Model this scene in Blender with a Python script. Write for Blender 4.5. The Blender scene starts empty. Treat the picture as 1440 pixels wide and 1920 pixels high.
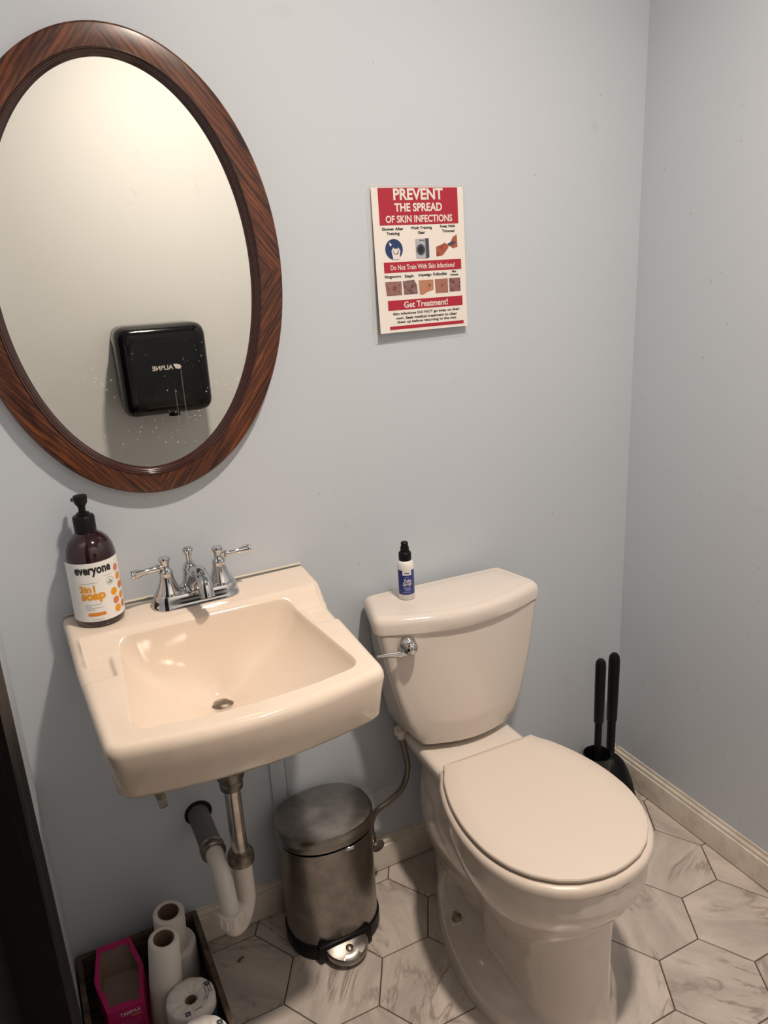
import bpy, bmesh, math, random
from mathutils import Vector, Matrix
random.seed(7)
scn = bpy.context.scene
COL = scn.collection
PI = math.pi

# ------------------------------------------------------------------ camera
cd = bpy.data.cameras.new('camera')
cam = bpy.data.objects.new('camera', cd); COL.objects.link(cam)
cd.sensor_fit = 'HORIZONTAL'; cd.sensor_width = 36.0; cd.lens = 36.0 * 1445.0 / 1440.0
cd.clip_start = 0.01
def _rot():
    f = 1445.0
    x = Vector((3841 - 720, 328 - 960, f)).normalized()
    z = -Vector((958 - 720, 5475 - 960, f)).normalized()
    y = z.cross(x).normalized(); z = x.cross(y)
    return x, y, z
_x, _y, _z = _rot()                     # world axes seen from the lens (right, down, forward)
right = Vector((_x[0], _y[0], _z[0])); down = Vector((_x[1], _y[1], _z[1])); fwd = Vector((_x[2], _y[2], _z[2]))
cam.matrix_world = Matrix(((right[0], -down[0], -fwd[0], 0.0), (right[1], -down[1], -fwd[1], -1.51),
                           (right[2], -down[2], -fwd[2], 1.505), (0, 0, 0, 1)))
scn.camera = cam
# ------------------------------------------------------------------ light and exposure
BULB = Vector((0.72, -1.00, 2.72)); BULB_STRENGTH = 800.0; BULB_COLOUR = (1.0, 0.865, 0.735)
w = bpy.data.worlds.new('world'); scn.world = w; w.use_nodes = True
w.node_tree.nodes['Background'].inputs[0].default_value = (0.5, 0.5, 0.5, 1); w.node_tree.nodes['Background'].inputs[1].default_value = 0.0
scn.view_settings.view_transform = 'Standard'; scn.view_settings.look = 'None'
scn.view_settings.gamma = 1.0; scn.view_settings.use_curve_mapping = False
scn.view_settings.exposure = 0.88

# ------------------------------------------------------------------ materials
MATS = {}
def mat(name, col=(0.8, 0.8, 0.8), rough=0.5, metal=0.0, **kw):
    if name in MATS: return MATS[name]
    m = bpy.data.materials.new(name); m.use_nodes = True
    b = m.node_tree.nodes['Principled BSDF']
    b.inputs['Base Color'].default_value = (*col, 1); b.inputs['Roughness'].default_value = rough; b.inputs['Metallic'].default_value = metal
    for k, v in kw.items(): b.inputs[k.replace('_', ' ')].default_value = v
    MATS[name] = m
    return m
class N:
    """tiny node helper"""
    def __init__(s, m): s.t = m.node_tree; s.b = s.t.nodes['Principled BSDF']
    def new(s, typ, **kw):
        n = s.t.nodes.new(typ)
        for k, v in kw.items(): setattr(n, k, v)
        return n
    def link(s, a, b): s.t.links.new(a, b)
    def coord(s, out='Object', scale=(1, 1, 1), rot=(0, 0, 0)):
        c = s.new('ShaderNodeTexCoord'); mp = s.new('ShaderNodeMapping')
        mp.inputs['Scale'].default_value = scale; mp.inputs['Rotation'].default_value = rot
        s.link(c.outputs[out], mp.inputs['Vector']); return mp.outputs[0]
    def noise(s, vec, scale, detail=4, rough=0.5, dist=0.0):
        n = s.new('ShaderNodeTexNoise'); n.inputs['Scale'].default_value = scale; n.inputs['Detail'].default_value = detail
        n.inputs['Roughness'].default_value = rough; n.inputs['Distortion'].default_value = dist
        s.link(vec, n.inputs['Vector']); return n.outputs['Fac']
    def ramp(s, fac, stops):
        r = s.new('ShaderNodeValToRGB'); e = r.color_ramp.elements
        while len(e) < len(stops): e.new(0.5)
        for el, (p, c) in zip(e, stops): el.position = p; el.color = (*c, 1) if len(c) == 3 else c
        s.link(fac, r.inputs[0]); return r.outputs[0]
    def mix(s, fac, a, b, mode='MIX'):
        n = s.new('ShaderNodeMix', data_type='RGBA', blend_type=mode)
        for i, v in ((0, fac), (6, a), (7, b)):
            if hasattr(v, 'is_output'): s.link(v, n.inputs[i])
            else: n.inputs[i].default_value = v if i == 0 else (*v, 1)
        return n.outputs[2]
    def bump(s, h, strength, dist=0.001):
        n = s.new('ShaderNodeBump'); n.inputs['Strength'].default_value = strength; n.inputs['Distance'].default_value = dist
        s.link(h, n.inputs['Height']); s.link(n.outputs[0], s.b.inputs['Normal'])

def paint_wall():
    m = mat('pale blue grey wall paint', (0.60, 0.64, 0.67), 0.42); n = N(m)
    v = n.coord()
    big = n.ramp(n.noise(v, 2.2, 3), [(0.3, (0.550, 0.597, 0.655)), (0.7, (0.570, 0.611, 0.667))])
    sm = n.ramp(n.noise(v, 9.0, 5, 0.6, 0.6), [(0.66, (1, 1, 1)), (0.80, (0.92, 0.91, 0.89))])
    sp = n.ramp(n.noise(v, 60, 1), [(0.775, (1, 1, 1)), (0.80, (0.80, 0.79, 0.77))])
    c = n.mix(1.0, n.mix(1.0, big, sm, 'MULTIPLY'), sp, 'MULTIPLY')
    n.link(c, n.b.inputs['Base Color'])
    n.bump(n.noise(v, 320, 2), 0.05, 0.0006)
    return m
WALL = paint_wall()
def paint_front():
    m = mat('warm off white wall paint', (0.66, 0.66, 0.64), 0.5); n = N(m); v = n.coord()
    sm = n.ramp(n.noise(v, 14.0, 5, 0.6, 0.6), [(0.64, (0.72, 0.73, 0.73)), (0.80, (0.64, 0.645, 0.64))])
    n.link(sm, n.b.inputs['Base Color']); return m
WALLF = paint_front()
CEIL = mat('white ceiling paint', (0.60, 0.60, 0.60), 0.7)
def trim_paint():
    m = mat('aged white trim paint', (0.72, 0.66, 0.58), 0.4); n = N(m); v = n.coord()
    c = n.ramp(n.noise(v, 18, 5, 0.65), [(0.35, (0.60, 0.53, 0.45)), (0.55, (0.72, 0.66, 0.58))])
    n.link(c, n.b.inputs['Base Color']); return m
TRIM = trim_paint()
BLACKTRIM = mat('black stained door wood', (0.007, 0.006, 0.006), 0.45, Specular_IOR_Level=0.10)
GROUT = mat('brown grout', (0.085, 0.055, 0.040), 0.9)
DARKGAP = mat('dark grime', (0.05, 0.035, 0.025), 0.9)

def marble():
    m = mat('veined marble tile', (0.7, 0.64, 0.58), 0.28); n = N(m)
    a = n.new('ShaderNodeAttribute', attribute_name='tile'); a.attribute_type = 'GEOMETRY'
    c = n.new('ShaderNodeTexCoord')
    rot = n.new('ShaderNodeVectorRotate', rotation_type='Z_AXIS')
    ang = n.new('ShaderNodeMath', operation='MULTIPLY'); ang.inputs[1].default_value = 6.283
    sep = n.new('ShaderNodeSeparateColor'); n.link(a.outputs['Color'], sep.inputs[0])
    n.link(sep.outputs[0], ang.inputs[0]); n.link(ang.outputs[0], rot.inputs['Angle']); n.link(c.outputs['Object'], rot.inputs['Vector'])
    off = n.new('ShaderNodeVectorMath', operation='MULTIPLY_ADD'); off.inputs[1].default_value = (37, 23, 11)
    n.link(a.outputs['Color'], off.inputs[0]); n.link(rot.outputs[0], off.inputs[2])
    mp = n.new('ShaderNodeMapping'); mp.inputs['Scale'].default_value = (3.2, 11.0, 1.0); n.link(off.outputs[0], mp.inputs[0])
    def vein(scale, width, dist):
        f = n.noise(mp.outputs[0], scale, 6, 0.58, dist)
        s = n.new('ShaderNodeMath', operation='SUBTRACT'); s.inputs[1].default_value = 0.5; n.link(f, s.inputs[0])
        ab = n.new('ShaderNodeMath', operation='ABSOLUTE'); n.link(s.outputs[0], ab.inputs[0])
        return n.ramp(ab.outputs[0], [(0.0, (1, 1, 1)), (width, (0, 0, 0))])
    v1 = vein(1.0, 0.036, 0.9); v2 = vein(2.6, 0.03, 0.5)
    mask = n.ramp(n.noise(off.outputs[0], 7, 2), [(0.42, (0, 0, 0)), (0.56, (1, 1, 1))])
    cloud = n.ramp(n.noise(mp.outputs[0], 1.3, 5, 0.6, 0.4), [(0.35, (0.45, 0.40, 0.36)), (0.62, (0.64, 0.565, 0.505))])
    vv = n.mix(1.0, v1, mask, 'MULTIPLY')
    col = n.mix(vv, cloud, (0.33, 0.27, 0.24))
    k = n.mix(1.0, v2, (0.25, 0.25, 0.25), 'MULTIPLY')
    col = n.mix(k, col, (0.47, 0.40, 0.36))
    sh = n.new('ShaderNodeMapRange'); sh.inputs[3].default_value = 0.93; sh.inputs[4].default_value = 1.03; n.link(sep.outputs[1], sh.inputs[0])
    sm = n.new('ShaderNodeVectorMath', operation='SCALE'); n.link(col, sm.inputs[0]); n.link(sh.outputs[0], sm.inputs['Scale'])
    dirt = n.ramp(n.noise(c.outputs['Object'], 42, 2, 0.7), [(0.76, (1, 1, 1)), (0.80, (0.50, 0.42, 0.34))])
    n.link(n.mix(1.0, sm.outputs[0], dirt, 'MULTIPLY'), n.b.inputs['Base Color'])
    return m
MARBLE = marble()
SINK = mat('biscuit glazed china', (0.81, 0.685, 0.57), 0.085)
CHINA = mat('white glazed china', (0.73, 0.655, 0.59), 0.13, Coat_Weight=0.5, Coat_Roughness=0.04)
SEATP = mat('off white seat plastic', (0.70, 0.605, 0.525), 0.33)
CHROME = mat('polished chrome', (0.62, 0.62, 0.63), 0.07, 1.0)
def aged_metal(name, c1, c2, rough, sc):
    m = mat(name, c1, rough, 1.0); n = N(m); v = n.coord()
    n.link(n.ramp(n.noise(v, sc, 5, 0.65), [(0.38, c1), (0.62, c2)]), n.b.inputs['Base Color']); return m
OLDCHROME = aged_metal('tarnished chrome', (0.50, 0.46, 0.42), (0.66, 0.62, 0.57), 0.22, 40)
DARKMETAL = aged_metal('dark aged metal', (0.16, 0.14, 0.12), (0.30, 0.27, 0.23), 0.4, 60)
BRASS = aged_metal('dull brass', (0.30, 0.24, 0.17), (0.45, 0.38, 0.28), 0.4, 70)
def steel():
    m = mat('brushed stainless steel', (0.45, 0.40, 0.36), 0.26, 1.0); n = N(m)
    v = n.coord(scale=(1, 1, 14)); st = n.noise(v, 30, 3)
    r = n.new('ShaderNodeMapRange'); r.inputs[3].default_value = 0.27; r.inputs[4].default_value = 0.31; n.link(st, r.inputs[0]); n.link(r.outputs[0], n.b.inputs['Roughness'])
    v2 = n.coord(); n.link(n.ramp(n.noise(v2, 22, 6, 0.65), [(0.34, (0.25, 0.235, 0.215)), (0.66, (0.38, 0.355, 0.33))]), n.b.inputs['Base Color'])
    n.b.inputs['Anisotropic'].default_value = 0.5
    return m
STEEL = steel()
BLACKP = mat('black plastic', (0.008, 0.008, 0.009), 0.36, Specular_IOR_Level=0.2)
BLACKM = mat('matte black plastic', (0.007, 0.007, 0.008), 0.40, Specular_IOR_Level=0.16)
GLOSSB = mat('glossy black enamel', (0.005, 0.005, 0.006), 0.10, Specular_IOR_Level=0.35)
GREYP = mat('grey plastic pipe', (0.13, 0.13, 0.13), 0.5)
PVC = mat('white pipe plastic', (0.74, 0.69, 0.63), 0.35)
HOLE = mat('dark void', (0.006, 0.005, 0.005), 0.9)
PAPER = mat('white paper', (0.79, 0.74, 0.69), 0.75)
RED = mat('crimson print', (0.40, 0.012, 0.034), 0.5)
PRWHITE = mat('white print', (0.76, 0.71, 0.67), 0.5)
PRBLACK = mat('black print', (0.015, 0.014, 0.016), 0.5)
PRNAVY = mat('navy print', (0.012, 0.035, 0.13), 0.5)
PRGREY = mat('grey print', (0.42, 0.42, 0.46), 0.5)
PRDGREY = mat('slate print', (0.05, 0.06, 0.09), 0.5)
LGREY = mat('light grey fine print', (0.50, 0.47, 0.43), 0.6)
def skin(name, a, b, spot):
    m = mat(name, a, 0.55); n = N(m); v = n.coord()
    n.link(n.ramp(n.noise(v, 90, 3), [(0.35, a), (0.6, b), (0.72, spot)]), n.b.inputs['Base Color']); return m
SK1 = skin('brown skin print', (0.22, 0.10, 0.085), (0.30, 0.15, 0.125), (0.16, 0.05, 0.05))
SK2 = skin('dusky skin print', (0.12, 0.065, 0.065), (0.26, 0.15, 0.135), (0.05, 0.02, 0.02))
SK3 = skin('tan skin print', (0.42, 0.25, 0.14), (0.48, 0.17, 0.10), (0.36, 0.06, 0.04))
SK4 = skin('ruddy skin print', (0.32, 0.13, 0.09), (0.36, 0.16, 0.115), (0.2, 0.05, 0.04))
SK5 = skin('plum skin print', (0.14, 0.05, 0.055), (0.28, 0.14, 0.13), (0.10, 0.02, 0.03))
LESION = mat('dark red spot print', (0.14, 0.03, 0.03), 0.6)
HANDS = skin('hands print', (0.45, 0.12, 0.055), (0.32, 0.07, 0.04), (0.2, 0.035, 0.03))
def clear_film():
    m = bpy.data.materials.new('clear plastic film'); m.use_nodes = True; t = m.node_tree
    b = t.nodes['Principled BSDF']; b.inputs['Base Color'].default_value = (0.85, 0.85, 0.85, 1); b.inputs['Roughness'].default_value = 0.25
    tr = t.nodes.new('ShaderNodeBsdfTransparent'); mx = t.nodes.new('ShaderNodeMixShader'); mx.inputs[0].default_value = 0.16
    t.links.new(tr.outputs[0], mx.inputs[1]); t.links.new(b.outputs[0], mx.inputs[2]); t.links.new(mx.outputs[0], t.nodes['Material Output'].inputs[0])
    return m
FILM = clear_film()
AMBER = mat('dark amber bottle plastic', (0.022, 0.006, 0.008), 0.10, Coat_Weight=0.5)
LABELW = mat('white bottle label', (0.84, 0.83, 0.81), 0.38)
ORANGE = mat('orange print', (0.80, 0.33, 0.012), 0.45)
ORANGE2 = mat('deep orange print', (0.72, 0.24, 0.02), 0.45)
CORAL = mat('coral print', (0.66, 0.22, 0.10), 0.45)
GREEN = mat('leaf green print', (0.03, 0.16, 0.05), 0.5)
WHITEP = mat('white bottle plastic', (0.82, 0.80, 0.78), 0.3)
BLUE = mat('royal blue label', (0.018, 0.030, 0.20), 0.35)
PALEB = mat('pale blue print', (0.45, 0.50, 0.75), 0.5)
CARD = mat('brown cardboard', (0.22, 0.14, 0.095), 0.85)
TANCARD = mat('greyish inner cardboard', (0.40, 0.31, 0.25), 0.85)
def magenta():
    m = mat('magenta carton', (0.48, 0.008, 0.13), 0.4); return m
MAG = magenta()
GOLDP = mat('gold print', (0.55, 0.33, 0.10), 0.4)
def tissue():
    m = mat('white toilet tissue', (0.78, 0.735, 0.69), 0.9); n = N(m); v = n.coord(); n.bump(n.noise(v, 120, 4), 0.35, 0.002); return m
TISSUE = tissue()
def wrapm():
    m = mat('white wrapping paper', (0.74, 0.70, 0.66), 0.6); n = N(m); v = n.coord(); n.bump(n.noise(v, 38, 4, 0.6, 0.5), 0.8, 0.004); return m
WRAP = wrapm()
WRAPN = mat('slate blue wrapper print', (0.055, 0.075, 0.11), 0.55)
def wood_frame():
    m = mat('red oak frame wood', (0.2, 0.06, 0.02), 0.34, Coat_Weight=0.15, Coat_Roughness=0.15); n = N(m)
    uv = n.new('ShaderNodeTexCoord').outputs['UV']
    mp = n.new('ShaderNodeMapping'); mp.inputs['Scale'].default_value = (4.0, 36.0, 1.0); n.link(uv, mp.inputs[0])
    g = n.noise(mp.outputs[0], 2.2, 6, 0.62, 0.9)
    mp2 = n.new('ShaderNodeMapping'); mp2.inputs['Scale'].default_value = (9.0, 260.0, 1.0); n.link(uv, mp2.inputs[0])
    g2 = n.noise(mp2.outputs[0], 2.0, 3, 0.6)
    wv = n.new('ShaderNodeTexWave', wave_type='BANDS', bands_direction='Y'); wv.inputs['Scale'].default_value = 1.0
    wv.inputs['Distortion'].default_value = 9.0; wv.inputs['Detail'].default_value = 3.0; wv.inputs['Detail Scale'].default_value = 1.2
    n.link(mp.outputs[0], wv.inputs['Vector'])
    c1 = n.ramp(g, [(0.34, (0.030, 0.007, 0.004)), (0.48, (0.115, 0.031, 0.011)), (0.68, (0.24, 0.070, 0.019))])
    c2 = n.ramp(wv.outputs['Fac'], [(0.25, (0.42, 0.38, 0.36)), (0.6, (1, 1, 1))])
    c3 = n.ramp(g2, [(0.36, (0.50, 0.46, 0.44)), (0.52, (1, 1, 1))])
    n.link(n.mix(1.0, n.mix(0.85, c1, c2, 'MULTIPLY'), c3, 'MULTIPLY'), n.b.inputs['Base Color'])
    return m
OAK = wood_frame()
MOULD = mat('dark mahogany moulding', (0.042, 0.011, 0.008), 0.18, Coat_Weight=0.4)
def mirror_glass():
    m = mat('mirror glass', (0.86, 0.85, 0.80), 0.0, 1.0); n = N(m)
    v = n.coord()
    vo = n.new('ShaderNodeTexVoronoi'); vo.inputs['Scale'].default_value = 105.0; n.link(v, vo.inputs['Vector'])
    dots = n.ramp(vo.outputs['Distance'], [(0.10, (1, 1, 1)), (0.20, (0, 0, 0))])
    pick = n.ramp(n.noise(v, 16, 3, 0.6), [(0.50, (0, 0, 0)), (0.60, (1, 1, 1))])
    sep = n.new('ShaderNodeSeparateXYZ'); n.link(v, sep.inputs[0])
    low = n.new('ShaderNodeMapRange'); low.inputs[1].default_value = 1.42; low.inputs[2].default_value = 1.30; n.link(sep.outputs[2], low.inputs[0])
    f = n.mix(1.0, n.mix(1.0, dots, pick, 'MULTIPLY'), low.outputs[0], 'MULTIPLY')
    def drip(x0, z0, z1, wdt):
        d = n.new('ShaderNodeMath', operation='SUBTRACT'); d.inputs[1].default_value = x0; n.link(sep.outputs[0], d.inputs[0])
        a = n.new('ShaderNodeMath', operation='ABSOLUTE'); n.link(d.outputs[0], a.inputs[0])
        l = n.new('ShaderNodeMath', operation='LESS_THAN'); l.inputs[1].default_value = wdt; n.link(a.outputs[0], l.inputs[0])
        g = n.new('ShaderNodeMath', operation='GREATER_THAN'); g.inputs[1].default_value = z0; n.link(sep.outputs[2], g.inputs[0])
        h = n.new('ShaderNodeMath', operation='LESS_THAN'); h.inputs[1].default_value = z1; n.link(sep.outputs[2], h.inputs[0])
        p = n.new('ShaderNodeMath', operation='MULTIPLY'); n.link(l.outputs[0], p.inputs[0]); n.link(g.outputs[0], p.inputs[1])
        q = n.new('ShaderNodeMath', operation='MULTIPLY'); n.link(p.outputs[0], q.inputs[0]); n.link(h.outputs[0], q.inputs[1])
        z = n.new('ShaderNodeMath', operation='MULTIPLY'); z.inputs[1].default_value = 0.28; n.link(q.outputs[0], z.inputs[0]); return z.outputs[0]
    d1 = drip(0.3100, 1.232, 1.345, 0.0008); d2 = drip(0.2945, 1.232, 1.30, 0.0007)
    for d in (d1, d2):
        mx = n.new('ShaderNodeMath', operation='MAXIMUM'); n.link(f, mx.inputs[0]); n.link(d, mx.inputs[1]); f = mx.outputs[0]
    half = n.new('ShaderNodeMath', operation='MULTIPLY'); half.inputs[1].default_value = 0.45; n.link(f, half.inputs[0])
    sub = n.new('ShaderNodeMath', operation='SUBTRACT'); sub.inputs[0].default_value = 1.0; n.link(half.outputs[0], sub.inputs[1])
    n.link(sub.outputs[0], n.b.inputs['Metallic'])
    r = n.new('ShaderNodeMath', operation='MULTIPLY'); r.inputs[1].default_value = 0.0; n.link(f, r.inputs[0]); n.link(r.outputs[0], n.b.inputs['Roughness'])
    return m
MIRROR = mirror_glass()
def old_wood():
    m = mat('worn crate wood', (0.11, 0.075, 0.05), 0.75); n = N(m); v = n.coord(scale=(6, 6, 40))
    n.link(n.ramp(n.noise(v, 4, 5, 0.65), [(0.33, (0.035, 0.022, 0.015)), (0.55, (0.12, 0.080, 0.052)), (0.75, (0.20, 0.145, 0.10))]), n.b.inputs['Base Color']); return m
CRATE = old_wood()
CAULK = mat('yellowed caulk', (0.62, 0.55, 0.45), 0.6)
def braided():
    m = mat('braided steel hose', (0.26, 0.235, 0.205), 0.40, 1.0); n = N(m); v = n.coord()
    w_ = n.new('ShaderNodeTexWave'); w_.inputs['Scale'].default_value = 220; n.link(v, w_.inputs['Vector']); n.bump(w_.outputs['Fac'], 0.4, 0.0005); return m
HOSE = braided()
BULBM = bpy.data.materials.new('lit bulb'); BULBM.use_nodes = True
_b = BULBM.node_tree.nodes['Principled BSDF']; _b.inputs['Emission Color'].default_value = (*BULB_COLOUR, 1); _b.inputs['Emission Strength'].default_value = BULB_STRENGTH
_b.inputs['Base Color'].default_value = (0.8, 0.8, 0.8, 1)

# ------------------------------------------------------------------ mesh helpers
class G:
    def __init__(s): s.v = []; s.f = []; s.m = []
    def add(s, v, f, mi=0):
        o = len(s.v); s.v += [Vector(p) for p in v]; s.f += [[i + o for i in q] for q in f]; s.m += [mi] * len(f); return s
ORIGIN = {}
def link(name, g, mats, parent=None, smooth=True, angle=40, uv=None):
    """one mesh object from world coordinates; its origin is its thing's base"""
    if isinstance(g, tuple): g = G().add(*g)
    me = bpy.data.meshes.new(name)
    if parent is not None: off = ORIGIN[parent.name]
    else:
        lo = Vector([min(p[i] for p in g.v) for i in range(3)]); hi = Vector([max(p[i] for p in g.v) for i in range(3)])
        off = Vector(((lo[0] + hi[0]) / 2, (lo[1] + hi[1]) / 2, lo[2]))
        if name.split('_')[0] in ('wall', 'floor', 'ceiling', 'baseboard', 'trim', 'door', 'window'): off = Vector((0, 0, 0))
    me.from_pydata([p - off for p in g.v], [], g.f)
    if not isinstance(mats, (list, tuple)): mats = [mats]
    for m in mats: me.materials.append(m)
    me.polygons.foreach_set('material_index', g.m)
    bm = bmesh.new(); bm.from_mesh(me); bmesh.ops.recalc_face_normals(bm, faces=bm.faces); bm.to_mesh(me); bm.free()
    if smooth:
        me.polygons.foreach_set('use_smooth', [True] * len(me.polygons)); me.set_sharp_from_angle(angle=math.radians(angle))
    me.update()
    o = bpy.data.objects.new(name, me); COL.objects.link(o)
    if parent is not None: o.parent = parent
    else: o.location = off
    ORIGIN[o.name] = off
    return o
def thing(name, loc, label, cat, group=None):
    o = bpy.data.objects.new(name, None); COL.objects.link(o); o.location = loc; o.empty_display_size = 0.05
    ORIGIN[o.name] = Vector(loc); return tag(o, label, cat, group)
def tag(o, label=None, cat=None, group=None, kind=None):
    if label: o['label'] = label
    if cat: o['category'] = cat
    if group: o['group'] = group
    if kind: o['kind'] = kind
    return o
def struct(name, g, m, parent=None, **kw):
    o = link(name, g, m, parent, **kw)
    if parent is None: o['kind'] = 'structure'
    return o
def box(x0, x1, y0, y1, z0, z1, bev=0.0, seg=2):
    bm = bmesh.new(); bmesh.ops.create_cube(bm, size=1)
    for v in bm.verts: v.co = Vector((x0 + (v.co.x + .5) * (x1 - x0), y0 + (v.co.y + .5) * (y1 - y0), z0 + (v.co.z + .5) * (z1 - z0)))
    if bev: bmesh.ops.bevel(bm, geom=bm.edges[:], offset=bev, segments=seg, affect='EDGES', profile=0.5)
    bm.verts.index_update(); r = ([v.co.copy() for v in bm.verts], [[v.index for v in f.verts] for f in bm.faces]); bm.free(); return r
def loft(rings, cap0=True, cap1=True, wrap=True):
    n = len(rings[0]); v = [p for r in rings for p in r]; f = []
    for k in range(len(rings) - 1):
        for i in range(n if wrap else n - 1):
            j = (i + 1) % n; f.append([k * n + i, k * n + j, (k + 1) * n + j, (k + 1) * n + i])
    if cap0: f.append(list(range(n))[::-1])
    if cap1: f.append([(len(rings) - 1) * n + i for i in range(n)])
    return v, f
def frame(d):
    d = Vector(d).normalized(); a = Vector((0, 0, 1)) if abs(d.z) < 0.9 else Vector((1, 0, 0))
    u = d.cross(a).normalized(); return u, d.cross(u).normalized()
def lathe(prof, c=(0, 0, 0), axis=(0, 0, 1), n=40, cap0=True, cap1=True, ell=1.0):
    c = Vector(c); ax = Vector(axis).normalized()
    if abs(ax.z) > 0.999: u, w_ = Vector((1, 0, 0)), Vector((0, 1, 0))
    else: u, w_ = frame(ax)
    rings = [[c + ax * z + (u * math.cos(2 * PI * i / n) + w_ * ell * math.sin(2 * PI * i / n)) * max(r, 1e-5) for i in range(n)] for r, z in prof]
    return loft(rings, cap0, cap1)
def tube(pts, rad, n=16, cap=True):
    pts = [Vector(p) for p in pts]; m = len(pts)
    rad = [rad] * m if not hasattr(rad, '__len__') else rad
    t = [(pts[min(i + 1, m - 1)] - pts[max(i - 1, 0)]).normalized() for i in range(m)]
    u, _ = frame(t[0]); rings = []
    for i in range(m):
        u = (u - t[i] * u.dot(t[i])).normalized(); b = t[i].cross(u)
        rings.append([pts[i] + (u * math.cos(2 * PI * k / n) + b * math.sin(2 * PI * k / n)) * rad[i] for k in range(n)])
    return loft(rings, cap, cap)
def catmull(p, sub=8, closed=False):
    p = [Vector(q) for q in p]; n = len(p); out = []
    for i in range(n if closed else n - 1):
        a, b, c, d = (p[(i - 1) % n], p[i], p[(i + 1) % n], p[(i + 2) % n]) if closed else (p[max(i - 1, 0)], p[i], p[i + 1], p[min(i + 2, n - 1)])
        for k in range(sub):
            t = k / sub
            out.append(0.5 * ((2 * b) + (c - a) * t + (2 * a - 5 * b + 4 * c - d) * t * t + (3 * b - a - 3 * c + d) * t ** 3))
    if not closed: out.append(p[-1])
    return out
def rpoly(pts, rad, seg=8):
    """2-D polygon with rounded corners"""
    n = len(pts); out = []
    for i in range(n):
        p = Vector(pts[i]).to_2d(); a = (Vector(pts[i - 1]).to_2d() - p); b = (Vector(pts[(i + 1) % n]).to_2d() - p)
        r = rad[i] if hasattr(rad, '__len__') else rad
        if r <= 0: out.append(p); continue
        ang = a.angle(b); d = min(r / math.tan(ang / 2), a.length * .49, b.length * .49)
        p0 = p + a.normalized() * d; p1 = p + b.normalized() * d
        for k in range(seg + 1):
            t = k / seg; out.append(p0 * (1 - t) ** 2 + p * 2 * t * (1 - t) + p1 * t * t)
    return out
def radial(poly, c, n):
    """resample a star-shaped outline by n equal angles about c"""
    c = Vector(c).to_2d(); out = []
    for i in range(n):
        a = 2 * PI * i / n; d = Vector((math.cos(a), math.sin(a))); best = None
        for k in range(len(poly)):
            p = poly[k] - c; e = poly[(k + 1) % len(poly)] - c - p
            den = d.x * e.y - d.y * e.x
            if abs(den) < 1e-12: continue
            t = (p.x * e.y - p.y * e.x) / den; s = (p.x * d.y - p.y * d.x) / den
            if t > 0 and -1e-6 <= s <= 1 + 1e-6: best = t if best is None else max(best, t)
        out.append(c + d * best)
    return out
def sst(a, b, x):
    t = max(0.0, min(1.0, (x - a) / (b - a))); return t * t * (3 - 2 * t)
def lerp(a, b, t): return a + (b - a) * t
_dg = None
def text2d(s, width, height, bold=0.0, shear=0.0):
    """lettering as flat triangles centred on 0,0 and fitted to width x height"""
    cu = bpy.data.curves.new('lettering', 'FONT'); cu.body = s; cu.offset = bold; cu.shear = shear; cu.resolution_u = 3
    ob = bpy.data.objects.new('lettering', cu); COL.objects.link(ob)
    dg = bpy.context.evaluated_depsgraph_get(); e = ob.evaluated_get(dg); me = e.to_mesh()
    v = [p.co.copy() for p in me.vertices]; f = [list(q.vertices) for q in me.polygons]; e.to_mesh_clear()
    bpy.data.objects.remove(ob); bpy.data.curves.remove(cu)
    x0, x1 = min(p.x for p in v), max(p.x for p in v); y0, y1 = min(p.y for p in v), max(p.y for p in v)
    return [((p.x - (x0 + x1) / 2) * width / (x1 - x0), (p.y - (y0 + y1) / 2) * height / (y1 - y0)) for p in v], f
def slice2d(v2, f, step=.0014):
    bm = bmesh.new(); vs = [bm.verts.new((x, y, 0)) for x, y in v2]
    for q in f:
        try: bm.faces.new([vs[i] for i in q])
        except ValueError: pass
    lo, hi = min(x for x, y in v2), max(x for x, y in v2); x = lo + step
    while x < hi:
        bmesh.ops.bisect_plane(bm, geom=bm.verts[:] + bm.edges[:] + bm.faces[:], plane_co=(x, 0, 0), plane_no=(1, 0, 0)); x += step
    bm.verts.index_update(); r = [(p.co.x, p.co.y) for p in bm.verts], [[p.index for p in q.verts] for q in bm.faces]; bm.free(); return r
def disc2d(r, n=28, rx=None):
    return [((rx or r) * math.cos(2 * PI * i / n), r * math.sin(2 * PI * i / n)) for i in range(n)], [list(range(n))]
def ring2d(r0, r1, n=32):
    v = [(r * math.cos(2 * PI * i / n), r * math.sin(2 * PI * i / n)) for r in (r0, r1) for i in range(n)]
    return v, [[i, (i + 1) % n, n + (i + 1) % n, n + i] for i in range(n)]
def rect2d(w_, h, nx=1):
    v = []; f = []
    for i in range(nx + 1):
        x = -w_ / 2 + w_ * i / nx; v += [(x, -h / 2), (x, h / 2)]
    for i in range(nx): f.append([2 * i, 2 * i + 2, 2 * i + 3, 2 * i + 1])
    return v, f

# ================================================================== the room
XL, XR, YF, ZC = -0.085, 1.460, -1.69, 2.80
T = 0.10
struct('wall_back', box(XL - T, XR + T, 0, T, -0.05, ZC + T), WALL, smooth=False)
struct('wall_right', box(XR, XR + T, YF - T, 0, -0.05, ZC + T), WALL, smooth=False)
struct('wall_front', box(XL - T, XR, YF - T, YF, -0.05, ZC + T), WALLF, smooth=False)
struct('ceiling', box(XL, XR, YF, 0, ZC, ZC + T), CEIL, smooth=False)
DY0, DY1, DZ = -0.545, -1.375, 2.03          # doorway in the left wall
g = G(); g.add(*box(XL - T, XL, DY0, 0, -0.05, ZC + T)); g.add(*box(XL - T, XL, YF, DY1, -0.05, ZC + T)); g.add(*box(XL - T, XL, DY1, DY0, DZ, ZC + T))
struct('wall_left', g, WALL, smooth=False)
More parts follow.
